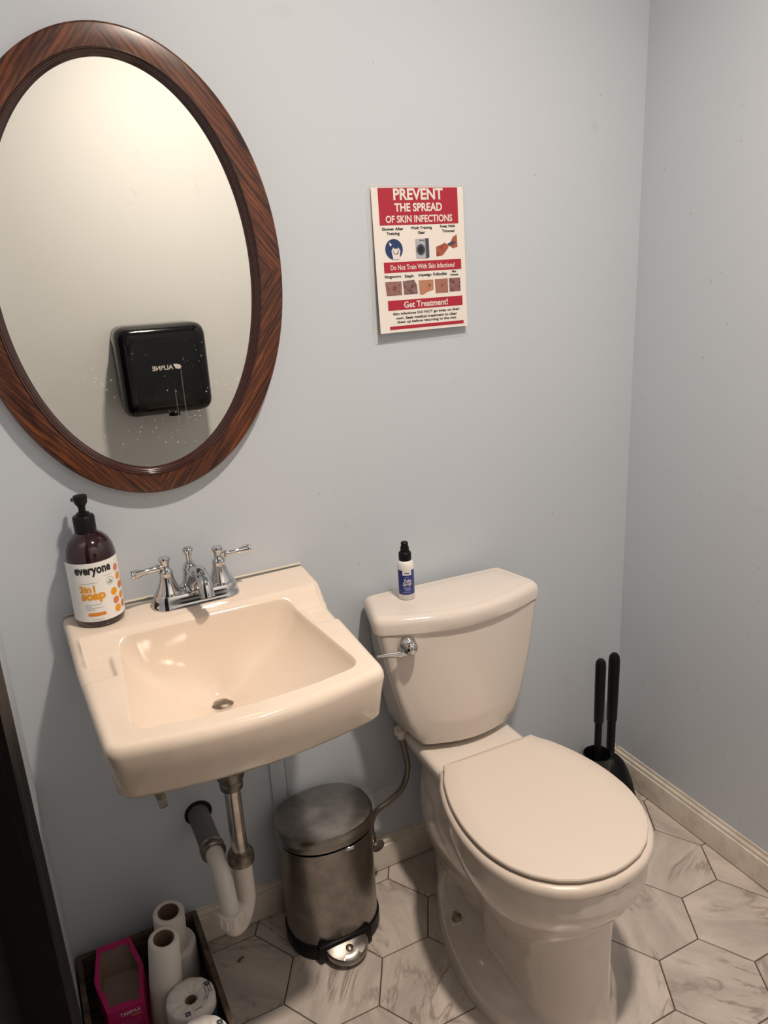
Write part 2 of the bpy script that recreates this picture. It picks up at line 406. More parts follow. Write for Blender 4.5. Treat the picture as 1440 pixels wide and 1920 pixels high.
# floor of hexagonal tiles on a bed of grout
SIDE = 0.119; APO = SIDE * math.sqrt(3) / 2; CX0, CY0 = 1.1355, -0.4595
g = G(); g.add(*box(XL, XR, YF, 0, -0.05, -0.0016)); tilecol = [(0, 0, 0)] * 6
bm = bmesh.new(); lay = bm.faces.layers.int.new('tid')
tid = 0; cols = {}
for i in range(-8, 4):
    for j in range(-8, 4):
        cx = CX0 + i * 1.5 * SIDE; cy = CY0 + (j + (0.5 if i % 2 else 0)) * 2 * APO
        if cx < XL - .15 or cx > XR + .15 or cy > .15 or cy < YF - .15: continue
        tid += 1; cols[tid] = (random.random(), random.random(), random.random())
        s = (APO - 0.0012) / APO * SIDE
        top = [bm.verts.new((cx + (s - .0008) * math.cos(k * PI / 3), cy + (s - .0008) * math.sin(k * PI / 3), 0)) for k in range(6)]
        bot = [bm.verts.new((cx + s * math.cos(k * PI / 3), cy + s * math.sin(k * PI / 3), -0.0018)) for k in range(6)]
        f = bm.faces.new(top); f[lay] = tid
        for k in range(6):
            f = bm.faces.new((bot[k], bot[(k + 1) % 6], top[(k + 1) % 6], top[k])); f[lay] = tid
for co, no in (((XL, 0, 0), (-1, 0, 0)), ((XR, 0, 0), (1, 0, 0)), ((0, 0, 0), (0, 1, 0)), ((0, YF, 0), (0, -1, 0))):
    bmesh.ops.bisect_plane(bm, geom=bm.verts[:] + bm.edges[:] + bm.faces[:], plane_co=co, plane_no=no, clear_outer=True)
bm.verts.index_update()
g.add([v.co.copy() for v in bm.verts], [[v.index for v in f.verts] for f in bm.faces], 1)
tilecol += [cols[f[lay]] for f in bm.faces]; bm.free()
fl = struct('floor', g, [GROUT, MARBLE], smooth=False)
at = fl.data.attributes.new('tile', 'FLOAT_COLOR', 'FACE')
for i, c in enumerate(tilecol): at.data[i].color = (*c, 1)
# baseboards: flat board, small ogee and cap
prof = [(0.0, 0.003), (0.0135, 0.003), (0.0135, 0.068), (0.0125, 0.071), (0.009, 0.073), (0.0095, 0.077), (0.0085, 0.081), (0.004, 0.085), (0.003, 0.093), (0.0, 0.094)]
rb = [[Vector((x, -a, z)) for a, z in prof] for x in (XL, XR)]
struct('baseboard_back', loft(rb), TRIM, angle=25)
rr = [[Vector((XR - a, y, z)) for a, z in prof] for y in (-0.0135, YF)]
struct('baseboard_right', loft(rr), TRIM, angle=25)
# door in the left wall: dark casing with stepped profile, jamb and slab
door = struct('door_1', box(XL - 0.085, XL - 0.045, DY1 + 0.012, DY0 - 0.012, 0.004, DZ - 0.012, 0.002), BLACKTRIM)
g = G()
for y0, y1 in ((DY0 - 0.004, DY0 + 0.095), (DY1 - 0.095, DY1 + 0.004)):
    s = 1 if y0 > -1 else -1
    a, b = (y0, y1) if s > 0 else (y1, y0)
    prof2 = [(a, 0), (a, .010), (a + s * .012, .013), (a + s * .02, .011), (a + s * .05, .014), (a + s * .066, .018), (a + s * .08, .018), (a + s * .088, .014), (b, .012), (b, 0)]
    g.add(*loft([[Vector((XL + .0005 + d, y, z)) for y, d in prof2] for z in (0.002, DZ + 0.09)]))
g.add(*box(XL + .0005, XL + 0.014, DY1, DY0, DZ - 0.004, DZ + 0.09))
link('casing', g, BLACKTRIM, door, angle=25)
g = G(); g.add(*box(XL - T, XL + .0005, DY0 - 0.010, DY0, 0, DZ)); g.add(*box(XL - T, XL + .0005, DY1, DY1 + 0.010, 0, DZ)); g.add(*box(XL - T, XL + .0005, DY1, DY0, DZ - 0.010, DZ))
link('jamb', g, BLACKTRIM, door, smooth=False)
g = G(); g.add(*lathe([(0.026, 0), (0.026, .006), (0.012, .012), (0.011, .035), (0.022, .042), (0.026, .055), (0.02, .066), (0.0, .069)], (XL - 0.045, DY1 + .08, 1.0), (1, 0, 0), 24))
link('door_knob', g, DARKMETAL, door)

# painted access panel on the back wall, low behind the bin
g = G(); g.add(*box(0.432, 0.724, -0.0035, -0.0002, 0.240, 0.62, 0.001)); g.add(*box(0.395, 0.4310, -0.005, -0.0002, 0.10, 0.62, 0.001))
pn = link('access_panel', g, WALL)
tag(pn, 'wall coloured access panel low on the back wall behind the steel bin', 'panel')

# ceiling lamp with the one bulb that lights the room
lp = thing('ceiling_lamp', (BULB.x, BULB.y, ZC), 'small white ceiling lamp with a lit shallow dome above the room', 'lamp')
link('base', lathe([(0.085, 0), (0.085, -.012), (0.072, -.022), (0.064, -.05), (0.064, -.104), (0.062, -.106), (0.0595, -.104), (0.0595, -.060)], (BULB.x, BULB.y, ZC), n=40, cap1=False), CEIL, lp)  # rim drawn down past the bulb to hold light off the upper walls
link('baffle', lathe([(0.0590, -.1045), (0.0585, -.1045), (0.0575, -.066), (0.0590, -.066)], (BULB.x, BULB.y, ZC), n=40, cap0=False, cap1=False), BLACKM, lp)  # unseen dark ring, added to cut the light spilling on the upper walls
link('bulb', lathe([(0.054, -.066), (0.0555, -.0685), (0.052, -.0725), (0.040, -.0755), (0.022, -.0772), (0.0, -.0778)], (BULB.x, BULB.y, ZC), n=32, cap0=False), BULBM, lp)

# ================================================================== oval mirror
MX, MZ, AO, BO, AI, BI = 0.243, 1.508, 0.283, 0.401, 0.222, 0.350
mr = thing('wall_mirror', (MX, -0.001, MZ - BO), 'oval wall mirror in a wide red oak frame above the sink', 'mirror')
NS = 192
def ell(a, b, y, i): t = 2 * PI * i / NS; return Vector((MX + a * math.cos(t), y, MZ + b * math.sin(t)))
fp = [(1.0, -0.001), (1.0, -0.014), (0.985, -0.020), (0.95, -0.0225), (0.90, -0.0235), (0.30, -0.0245), (0.255, -0.0245)]
g = G(); rings = []
for t, y in fp:
    rings.append([ell(lerp(AI, AO, t), lerp(BI, BO, t), y, i) for i in range(NS)])
rings.append([ell(lerp(AI, AO, .255), lerp(BI, BO, .255), -0.001, i) for i in range(NS)])
v, f = loft(rings, False, False)
fr = link('frame', (v, f), OAK, mr, angle=50)
uvl = fr.data.uv_layers.new(name='UVMap')
for p in fr.data.polygons:          # grain runs straight along each of the four joined segments
    c = p.center + ORIGIN[mr.name]; q = int(math.floor(math.atan2((c.z - MZ) / BO, (c.x - MX) / AO) / (PI / 2))) % 4
    a = {0: math.radians(-52), 1: math.radians(52), 2: math.radians(-52), 3: math.radians(52)}[q]
    for li in p.loop_indices:
        w_ = fr.data.vertices[fr.data.loops[li].vertex_index].co
        uvl.data[li].uv = (w_.x * math.cos(a) + w_.z * math.sin(a) + q * 3.7, -w_.x * math.sin(a) + w_.z * math.cos(a) + q * 1.3)
mp_ = [(0.25, -0.012), (0.25, -0.025), (0.225, -0.027), (0.20, -0.0255), (0.185, -0.022), (0.16, -0.0225), (0.135, -0.0215), (0.12, -0.0185), (0.09, -0.0185), (0.06, -0.0165), (0.03, -0.0125), (0.0, -0.0115), (0.0, -0.008), (0.25, -0.008)]
link('inner_moulding', loft([[ell(lerp(AI, AO, t), lerp(BI, BO, t), y, i) for i in range(NS)] for t, y in mp_], False, False), MOULD, mr, angle=60)
v = [ell(AI + .012, BI + .012, -0.0105, i) for i in range(NS)] + [ell(AI + .012, BI + .012, -0.006, i) for i in range(NS)]
gm = link('mirror_glass', (v, [list(range(NS)), list(range(NS, 2 * NS))[::-1]] + [[i, (i + 1) % NS, NS + (i + 1) % NS, NS + i] for i in range(NS)]), MIRROR, mr, smooth=False)
# texture space of the glass is the wall itself
for vv in gm.data.vertices: vv.co += ORIGIN[mr.name]
gm.location = -ORIGIN[mr.name]

# ================================================================== hand dryer on the front wall (seen in the mirror)
HX, HZ0, HZ1, HW = 0.570, 0.995, 1.335, 0.170
dr = thing('hand_dryer', (HX, YF, HZ0), 'glossy black hand dryer on the opposite wall, seen in the mirror', 'hand dryer')
def rsec(hw, z0, z1, y, r): return [Vector((HX + p.x, y, p.y)) for p in rpoly([(-hw, z0), (hw, z0), (hw, z1), (-hw, z1)], r, 8)]
link('back_housing', loft([rsec(HW - .004, HZ0 + .03, HZ1, YF + .001, .05), rsec(HW - .004, HZ0 + .03, HZ1, YF + .055, .05)]), GLOSSB, dr)
link('cover', loft([rsec(HW - .003, HZ0 + .012, HZ1, YF + .055, .05), rsec(HW, HZ0 + .004, HZ1, YF + .06, .05), rsec(HW, HZ0, HZ1, YF + .115, .05), rsec(HW - .004, HZ0 + .004, HZ1 - .006, YF + .135, .05),
                    rsec(HW - .013, HZ0 + .012, HZ1 - .016, YF + .150, .045), rsec(HW - .028, HZ0 + .024, HZ1 - .032, YF + .158, .04), rsec(HW - .05, HZ0 + .045, HZ1 - .055, YF + .160, .03)]), GLOSSB, dr, angle=50)
link('air_nozzle', lathe([(.022, 0), (.022, .02), (.018, .02)], (HX + .02, YF + .10, HZ0 - .012)), BLACKP, dr)
def on_dryer(v2, f, cx, cz): return [Vector((cx - x, YF + .1612, cz + y)) for x, y in v2], f     # wall faces +y: reading direction runs to -x
g = G(); g.add(*on_dryer(*text2d('ALPINE', .078, .017, .02), .557, 1.177))
lv = [(.0, -.011), (.012, -.008), (.017, .0), (.020, .010), (.006, .009), (-.006, .004), (-.010, -.004)]
g.add(*on_dryer([(x, y) for x, y in lv], [list(range(7))], .618, 1.178))
link('logo', g, PRWHITE, dr, smooth=False)

# ================================================================== poster
PW, PH = 0.218, 0.288; PX, PZ = 0.843, 1.5105
PYT, PYB = -0.0042, -0.0135
po = thing('safety_poster', (PX, -0.001, PZ - PH / 2), 'laminated red and white skin infection poster hanging on the back wall', 'poster')
sl = [(-.119, .132), (-.108, .150), (.117, .150), (.119, .130), (.119, -.166), (-.117, -.166)]
n6 = len(sl)
v = [Vector((PX + a, -.0012, PZ + b)) for a, b in sl] + [Vector((PX + a, -.0022, PZ + b)) for a, b in sl]
link('laminate_sleeve', (v, [list(range(n6)), list(range(n6, 2 * n6))] + [[i, (i + 1) % n6, n6 + (i + 1) % n6, n6 + i] for i in range(n6)]), FILM, po, smooth=False)
def pp(a, b, d=0.0):                  # a: 0..1 from the left, b: 0..1 from the top of the sheet
    curl = .004 * (1 - a) * b * b
    return Vector((PX + (a - .5) * PW, lerp(PYT, PYB, b) - curl - d, PZ + (.5 - b) * PH))
v, f = [], []
NA, NB = 8, 12
for dd in (0, -.0006):
    for j in range(NB + 1):
        for i in range(NA + 1): v.append(pp(i / NA, j / NB, dd))
M_ = (NA + 1) * (NB + 1)
for k in (0, M_):
    for j in range(NB):
        for i in range(NA): f.append([k + j * (NA + 1) + i, k + j * (NA + 1) + i + 1, k + (j + 1) * (NA + 1) + i + 1, k + (j + 1) * (NA + 1) + i])
pap = link('paper_sheet', (v, f), PAPER, po, smooth=False)
def sheet_rect(g, a0, a1, b0, b1, d, mi=0, n=6):
    v = []; f = []
    for j in range(n + 1):
        for i in range(n + 1): v.append(pp(lerp(a0, a1, i / n), lerp(b0, b1, j / n), d))
    for j in range(n):
        for i in range(n): f.append([j * (n + 1) + i, j * (n + 1) + i + 1, (j + 1) * (n + 1) + i + 1, (j + 1) * (n + 1) + i])
    g.add(v, f, mi)
def sheet_flat(g, v2, f, ca, cb, d, mi=0): g.add([pp(ca + x / PW, cb - y / PH, d) for x, y in v2], f, mi)
def sheet_poly(g, ab, d, mi=0): g.add([pp(a, b, d) for a, b in ab], [list(range(len(ab)))], mi)
D1, D2, D3 = .0004, .0007, .0010
for a0, a1, b0, b1 in ((.07, .935, .004, .253), (.085, .95, .505, .578), (.10, .95, .772, .842), (.105, .955, .955, .979)):
    g = G(); sheet_rect(g, a0, a1, b0, b1, D1); link('red_banner', g, RED, pap, smooth=False)
def words(name, lines, m, d, parent=pap):
    for s, a, b, w_, h, bo in lines:
        g = G(); sheet_flat(g, *text2d(s, w_ * PW, h * PH, bo), a, b, d); link(name, g, m, parent, smooth=False)
words('heading', [('PREVENT', .50, .047, .54, .078, .03), ('THE SPREAD', .495, .135, .52, .058, .03), ('OF SKIN INFECTIONS', .50, .213, .73, .050, .025)], PRWHITE, D2)
words('banner_lettering', [('Do Not Train With Skin Infections!', .515, .543, .72, .036, .015), ('Get Treatment!', .525, .807, .50, .046, .02)], PRWHITE, D2)
words('caption', [('Shower After', .205, .278, .23, .021, .034), ('Training', .205, .312, .14, .027, .034), ('Wash Training', .515, .278, .235, .026, .034), ('Gear', .515, .307, .08, .021, .034),
                  ('Keep Nails', .81, .272, .17, .025, .034), ('Trimmed', .815, .303, .14, .020, .034),
                  ('Ringworm', .175, .607, .175, .026, .034), ('Staph', .352, .609, .10, .026, .034), ('Impetigo', .53, .607, .145, .026, .034), ('Folliculitis', .70, .604, .155, .021, .034),
                  ('Mat', .865, .592, .05, .016, .034), ('Herpes', .865, .617, .095, .020, .034)], PRBLACK, D1)
words('paragraph', [('Skin infections DO NOT go away on their', .53, .870, .765, .024, .030), ('own. Seek medical treatment to clear', .53, .899, .70, .020, .030), ('them up before returning to the mat.', .53, .930, .685, .024, .030)], PRBLACK, D1)
# pictograms
g = G(); sheet_flat(g, *disc2d(.0205, 36), .205, .417, D1, 0)
sheet_flat(g, *disc2d(.0052, 20), .222, .430, D2, 1)
for q in ([(.175, .428), (.195, .405), (.207, .412), (.190, .432), (.205, .452), (.205, .487), (.19, .487)], [(.270, .428), (.25, .405), (.238, .412), (.255, .432), (.242, .452), (.205, .452), (.205, .487), (.257, .487)]): sheet_poly(g, q, D3, 1)
sheet_poly(g, [(.155, .375), (.165, .368), (.172, .378), (.185, .385), (.165, .397)], D2, 1)
link('shower_pictogram', g, [PRNAVY, PRWHITE], pap, smooth=False)
g = G(); sheet_poly(g, [(.44, .352), (.55, .350), (.55, .492), (.442, .487)], D1, 0); sheet_poly(g, [(.55, .350), (.59, .350), (.59, .484), (.55, .492)], D1, 1)
sheet_flat(g, *disc2d(.0112, 28, .0105), .497, .427, D2, 1); sheet_flat(g, *disc2d(.0072, 24, .0065), .497, .427, D3, 2); sheet_poly(g, [(.488, .358), (.50, .358), (.50, .367), (.488, .367)], D2, 2); sheet_poly(g, [(.505, .36), (.54, .36), (.54, .366), (.505, .366)], D2, 1)
link('washing_machine_picture', g, [PRGREY, PRDGREY, PRBLACK], pap, smooth=False)
g = G(); sheet_poly(g, [(.668, .412), (.745, .395), (.765, .385), (.80, .40), (.81, .42), (.78, .445), (.74, .475), (.670, .480)], D1, 0)
sheet_poly(g, [(.91, .330), (.915, .418), (.86, .428), (.83, .41), (.80, .415), (.795, .40), (.835, .385), (.86, .35)], D1, 0); sheet_poly(g, [(.80, .392), (.87, .375), (.905, .385), (.86, .402), (.82, .410)], D2, 1)
link('nail_clipping_picture', g, [HANDS, PRDGREY], pap, smooth=False)
def photo(ab, m, spots):
    g = G(); sheet_poly(g, ab, D1, 0)
    for a, b, r, inner in spots: sheet_flat(g, *(ring2d(r * .55, r, 20) if inner else disc2d(r, 16)), a, b, D2, 1)
    link('skin_photo', g, [m, LESION], pap, smooth=False)
photo([(.085, .640), (.262, .640), (.262, .737), (.095, .737)], SK1, [(.185, .687, .0045, True)])
photo([(.278, .640), (.405, .635), (.43, .670), (.437, .735), (.285, .737)], SK2, [(.378, .682, .0032, False)])
photo([(.452, .642), (.618, .642), (.618, .715), (.545, .728), (.50, .745), (.462, .742)], SK3, [(.575, .680, .003, True)])
photo([(.637, .640), (.785, .640), (.785, .742), (.640, .742)], SK4, [(.715, .688, .002, False)])
photo([(.80, .640), (.932, .640), (.932, .738), (.802, .738)], SK5, [(.85, .67, .003, False), (.925, .672, .002, False)])

# ================================================================== sink
SC = (0.271, -0.27); DR = Vector((0.265, -0.203)); NR = 360
def rimz(x, y):
    z = .862 + .028 * sst(-.172, -.122, y)
    for cx in (.062, .482):            # shallow soap dishes on both sides
        dx = abs(x - cx) - .024; dy = abs(y + .208) - .036; d = max(dx, dy)
        z -= .0085 * (1 - sst(-.005, .003, d))
    return z
fcv = [(.036 + .456 * t, -.468 - .034 * math.sin(PI * t)) for t in [i / 10 for i in range(11)]]
outer = rpoly([(.021, -.004)] + fcv + [(.521, -.004)], [.006] + [.030] + [.0] * 9 + [.030] + [.006], 10)
inner = rpoly([(.104, -.140), (.079, -.435), (.17, -.452), (.271, -.458), (.37, -.452), (.462, -.435), (.442, -.140)], [.030, .036, 0, 0, 0, .036, .030], 10)
RO, RI = radial(outer, SC, NR), radial(inner, SC, NR)
c2 = Vector(SC)
def inset(p, d): q = c2 - p; return p + q.normalized() * d
rings = []
for d, z in ((.10, .755), (.033, .760), (.020, .7625), (.0120, .772), (.0055, .818)): rings.append([Vector((*inset(p, d), z)) for p in RO])
for d, dz in ((.0, .020), (.0012, .011), (.005, .004), (.011, .0008), (.017, 0.0)): rings.append([Vector((*inset(p, d), rimz(*inset(p, .03)) - dz)) for p in RO])
K = 30
for k in range(1, K + 1):
    r = []
    for p, q in zip(RO, RI):
        a = inset(p, .017); m_ = a.lerp(q, k / K); r.append(Vector((*m_, rimz(*m_))))
    rings.append(r)
RMEAN = .080
for s, dz in ((.992, .0015), (.982, .0060), (.972, .0115), (.955, .0195), (.93, .0290), (.895, .0410), (.85, .0545), (.79, .0700), (.71, .0870), (.62, .1020), (.52, .1150), (.42, .1250), (.32, .1320), (.22, .1365), (.13, .1390), (.09, .1400)):
    r = []
    for q in RI:
        e = q - DR; m_ = DR + e.normalized() * (s * lerp(RMEAN, e.length, sst(.25, 1.0, s))); zt = rimz(*q); r.append(Vector((*m_, lerp(zt, .862, sst(0, .06, dz)) - dz)))
    rings.append(r)
sk = thing('sink', (.27, -.002, .70), 'cream wall hung rectangular sink below the oval mirror', 'sink')
v, f = loft(rings, False, False)
o = len(v)                            # underside bowl
u = [[Vector((*DR.lerp(q, s), z)) for q in RO] for s, z in ((.84, .764), (.78, .735), (.66, .706), (.30, .694), (.08, .692))]
link('basin', (v, f), SINK, sk, angle=60)
link('underside', loft(u, False, True), SINK, sk, angle=60)
g = G(); g.add(*lathe([(.034, .0), (.034, .0035), (.031, .0045), (.026, .0042), (.024, .001), (.0, .0005)], (DR.x, DR.y - .012, .7215), n=36))
link('drain_flange', g, OLDCHROME, sk)
link('drain_stopper', lathe([(.021, 0), (.0215, .005), (.016, .008), (0, .0085)], (DR.x, DR.y - .012, .7225), n=28), DARKMETAL, sk)
g = G(); rr = [(0, 0), (0, .0032), (.001, .003), (.0028, .0012), (.0034, 0)]
g.add(*loft([[Vector((x, -.0003 - a, .8895 + b)) for a, b in rr] for x in (.026, .516)]))
link('caulk_line', g, CAULK, sk)

# ---- faucet
FX, FY, FZ = 0.271, -0.067, 0.8895
fa = thing('faucet', (FX, FY, FZ), 'chrome two handle faucet on the back ledge of the sink', 'faucet')
def stad(hl, r, z):
    out = []
    for i in range(25): t = -PI / 2 + PI * i / 24; out.append(Vector((FX + hl + r * math.cos(t), FY + r * math.sin(t), z)))
    for i in range(25): t = PI / 2 + PI * i / 24; out.append(Vector((FX - hl + r * math.cos(t), FY + r * math.sin(t), z)))
    return out
link('base_plate', loft([stad(.055, .0315, FZ), stad(.055, .0315, FZ + .005), stad(.055, .0300, FZ + .007), stad(.055, .0285, FZ + .016), stad(.055, .0270, FZ + .025), stad(.055, .0240, FZ + .0285), stad(.055, .0150, FZ + .0290)]), CHROME, fa)
def handle(x, tip):
    h = link('handle', lathe([(.0260, .026), (.0260, .030), (.0238, .034), (.019, .043), (.0155, .052), (.0135, .060), (.0128, .068), (.0138, .071), (.0125, .074), (.0085, .077), (.0075, .088), (.0105, .094), (.0115, .097), (.010, .101), (0, .103)], (x, FY, FZ), n=36), CHROME, fa, angle=50)
    a = Vector((x, FY - .001, FZ + .083)); d = Vector(tip) - a; L = d.length; d.normalize()
    s = L / .072
    pr = [(.0055, 0), (.0055, .012), (.0078, .014), (.0078, .017), (.0058, .019), (.0062, .022), (.0052, .032), (.0062, .046), (.0088, .060), (.0092, .063), (.0078, .0645), (.0092, .067), (.0085, .071), (0, .072)]
    link('lever', lathe([(r, z * s) for r, z in pr], a, d, 24), CHROME, h, angle=50)
handle(FX - .052, (FX - .118, FY - .006, FZ + .080)); handle(FX + .052, (FX + .120, FY + .004, FZ + .083))
sp = link('spout', lathe([(.0255, .026), (.0255, .030), (.0225, .034), (.018, .043), (.0155, .054), (.0145, .064), (.0155, .067), (.014, .070)], (FX - .004, FY + .006, FZ), n=36), CHROME, fa, angle=50)
path = catmull([(FX, FY - .002, FZ + .028), (FX, FY - .014, FZ + .052), (FX + .001, FY - .035, FZ + .070), (FX + .002, FY - .060, FZ + .072), (FX + .003, FY - .082, FZ + .060), (FX + .003, FY - .092, FZ + .038)], 8)
nn = len(path); link('spout_neck', tube(path, [lerp(.019, .0135, min(1, i / (nn * .6))) for i in range(nn)], 24), CHROME, sp, angle=60)
link('lift_rod', lathe([(.0125, .066), (.0135, .069), (.0115, .072), (.0125, .075), (.010, .078), (.0058, .081), (.0055, .090), (.0075, .098), (.0105, .104), (.0105, .107), (.008, .110), (0, .111)], (FX - .004, FY + .006, FZ), n=28), CHROME, fa, angle=50)

# ---- soap bottle
BX, BY, BZ, BR = 0.090, -0.054, 0.8895, 0.0455
so = thing('soap_bottle', (BX, BY, BZ), 'large dark pump bottle of soap with white label on the sink ledge', 'soap bottle')
link('bottle', lathe([(.040, 0), (.0435, .003), (BR - .0006, .010), (BR - .0006, .130), (.045, .137), (.042, .150), (.036, .162), (.028, .170), (.020, .1755), (.017, .178), (.017, .182)], (BX, BY, BZ), n=64), AMBER, so, angle=50)
A0 = math.radians(-90 - 3)           # bearing of the label's middle
def cyl(v2, r, z, a0=A0, c=(BX, BY)): return [Vector((c[0] + r * math.cos(a0 + x / r), c[1] + r * math.sin(a0 + x / r), z + y)) for x, y in v2]
lb = G(); lw = rect2d(2 * PI * BR * .86, .1145, 60); lb.add(cyl(lw[0], BR, BZ + .0715), lw[1]); lab = link('label', lb, LABELW, so)
RL = BR + .0003
def stamp(name, items, m, parent):
    for v2, f, x, z in items:
        v2, f = slice2d(v2, f)
        link(name, G().add(cyl([(a + x, b) for a, b in v2], RL, BZ + z), f), m, parent, smooth=False)
stamp('brand_lettering', [(*text2d('everyone', .068, .0180, .040), -.001, .1110)], PRBLACK, lab)
stamp('product_lettering', [(*text2d('3in1', .0285, .0140, .045), -.0165, .0790), (*text2d('soap', .0440, .0185, .050), -.0075, .0610)], ORANGE, lab)
def pill2d(r, w_):
    a = [(w_ + r * math.cos(t), r * math.sin(t)) for t in [-PI / 2 + PI * i / 8 for i in range(9)]]
    b = [(-w_ + r * math.cos(t), r * math.sin(t)) for t in [PI / 2 + PI * i / 8 for i in range(9)]]
    v = []
    n_ = 8                                    # sliced upright so that it wraps round the bottle
    xs = [-w_ + 2 * w_ * i / n_ for i in range(n_ + 1)]
    for x in xs: v += [(x, -r), (x, r)]
    f = [[2 * i, 2 * i + 2, 2 * i + 3, 2 * i + 1] for i in range(n_)]
    o = len(v); v += a; f.append(list(range(o, o + 9))); o = len(v); v += b; f.append(list(range(o, o + 9)))
    return v, f
stamp('scent_pill', [(*pill2d(.0034, .0130), -.006, .0285)], ORANGE2, lab)
stamp('fine_print', [(*rect2d(.032, .0009, 6), -.012, .0905), (*rect2d(.032, .0009, 6), -.010, .0480), (*rect2d(.012, .0009, 3), -.019, .0447), (*rect2d(.034, .0009, 6), -.009, .0414), (*rect2d(.016, .0009, 3), -.017, .0381), (*rect2d(.022, .0009, 4), -.006, .0185), (*rect2d(.018, .0009, 4), .0245, .1000)], LGREY, lab)
stamp('seal_ring', [(*ring2d(.0072, .0077, 32), .0275, .0875)], GREEN, lab)
stamp('seal_leaf', [([(0, -.0034), (.0005, -.001), (.0046, .0014), (.0038, -.0022)], [[0, 3, 2, 1]], .0275, .0865), ([(0, -.0034), (-.0005, -.001), (-.0044, .0002), (-.0033, -.0025)], [[0, 1, 2, 3]], .0275, .0865), ([(0, .0050), (-.0015, .0022), (0, -.0002), (.0015, .0022)], [[0, 1, 2, 3]], .0275, .0865)], GREEN, lab)
stamp('orange_dot', [(*disc2d(.0072, 24), x, z) for x, z in ((.0325, .0640), (.0500, .0890), (.0515, .0500), (.0360, .0290), (.0640, .0700))], ORANGE, lab)
stamp('coral_dot', [(*disc2d(.0072, 24), x, z) for x, z in ((.0470, .1070), (.0520, .0700), (.0345, .0460), (.0530, .0320))], CORAL, lab)
link('collar', lathe([(.0185, .176), (.0195, .178), (.0195, .205), (.0175, .208), (.0115, .209), (.0115, .213), (.006, .214)], (BX, BY, BZ), n=36), BLACKP, so)
pm = link('pump_head', lathe([(.0065, .212), (.0065, .224), (.0095, .229), (.0115, .232), (.0125, .243), (.0118, .2455), (0, .2465)], (BX, BY, BZ), n=28), BLACKP, so)
link('nozzle', tube([(BX, BY, BZ + .236), (BX - .006, BY + .014, BZ + .237), (BX - .012, BY + .028, BZ + .232)], [.006, .005, .004], 14), BLACKP, pm)

# ================================================================== plumbing under the sink
dp = thing('drain_trap', (.222, -.20, .20), 'sink drain trap of chrome and white pipe entering the back wall', 'pipe')
IX, IY, OX, OY = .268, -.178, .221, -.232
link('tailpiece', lathe([(.0165, 0), (.0165, .36)], (IX, IY, .355), n=32), OLDCHROME, dp)
link('drain_nut', lathe([(.0175, .518), (.023, .520), (.024, .532), (.022, .536), (.022, .544), (.028, .546), (.028, .562), (.02, .57), (.018, .70)], (IX, IY, 0), n=32), DARKMETAL, dp, angle=30)
link('slip_nut', lathe([(.020, .336), (.0265, .337), (.0275, .342), (.0275, .356), (.0255, .361), (.0175, .362)], (IX, IY, 0), n=32), DARKMETAL, dp, angle=30)
cen = Vector(((IX + OX) / 2, (IY + OY) / 2, .252)); half = (Vector((IX, IY, .252)) - cen)
pts = [Vector((IX, IY, .350)), Vector((IX, IY, .32)), Vector((IX, IY, .28))] + [cen + half * math.cos(t) + Vector((0, 0, -half.length * math.sin(t))) for t in [PI * i / 20 for i in range(21)]]
link('trap_bend', tube(pts, .0205, 28), PVC, dp, angle=60)
g = G(); g.add(*lathe([(.021, .250), (.0255, .251), (.0265, .255), (.0265, .275), (.0250, .2775), (.0195, .2775)], (OX, OY, 0), n=40))
for i in range(12):
    t = 2 * PI * i / 12; p = Vector((OX + .0265 * math.cos(t), OY + .0265 * math.sin(t), .265)); g.add(*box(p.x - .0016, p.x + .0016, p.y - .0016, p.y + .0016, .253, .274))
link('coupling_ring', g, PVC, dp, angle=30)
RE = .086
pts = [Vector((OX, OY, .252)), Vector((OX, OY, .258))] + [Vector((OX, OY + RE - RE * math.cos(t), .263 + RE * math.sin(t))) for t in [PI / 2 * i / 16 for i in range(0, 17)]] + [Vector((OX, -.11, .349))]
link('trap_arm', tube(pts, .0190, 28), PVC, dp, angle=60)
link('wall_pipe', lathe([(.0205, -.02), (.0235, -.02), (.0235, .128), (.0205, .128)], (OX, 0.0, .349), (0, -1, 0), 36), GREYP, dp, angle=30)
link('pipe_clamp', lathe([(.020, .118), (.0255, .119), (.0265, .123), (.0245, .126), (.0262, .130), (.0262, .140), (.0225, .143), (.0195, .143)], (OX, 0.0, .349), (0, -1, 0), 36), DARKMETAL, dp, angle=30)
link('wall_hole', lathe([(.029, .0003), (.031, .0008), (.024, .0012)], (OX + .001, 0.0, .351), (0, -1, 0), 36), HOLE, dp)

vs = thing('shutoff_valve', (.142, -.001, .445), 'small capped brass shutoff stub below the left of the sink', 'valve')
link('pipe_stub', tube([(.142, -.0005, .462), (.142, -.030, .462)], .0095, 20), BRASS, vs)
link('valve_body', lathe([(.013, 0), (.013, .012), (.011, .013), (.011, .024)], (.142, -.040, .476), (.10, -.25, -1), 6), BRASS, vs, angle=20)
link('cap_nut', lathe([(.0105, 0), (.0105, .017), (.009, .019), (.003, .019), (.003, .012)], (.1445, -.046, .452), (.10, -.30, -1), 6), OLDCHROME, vs, angle=20)

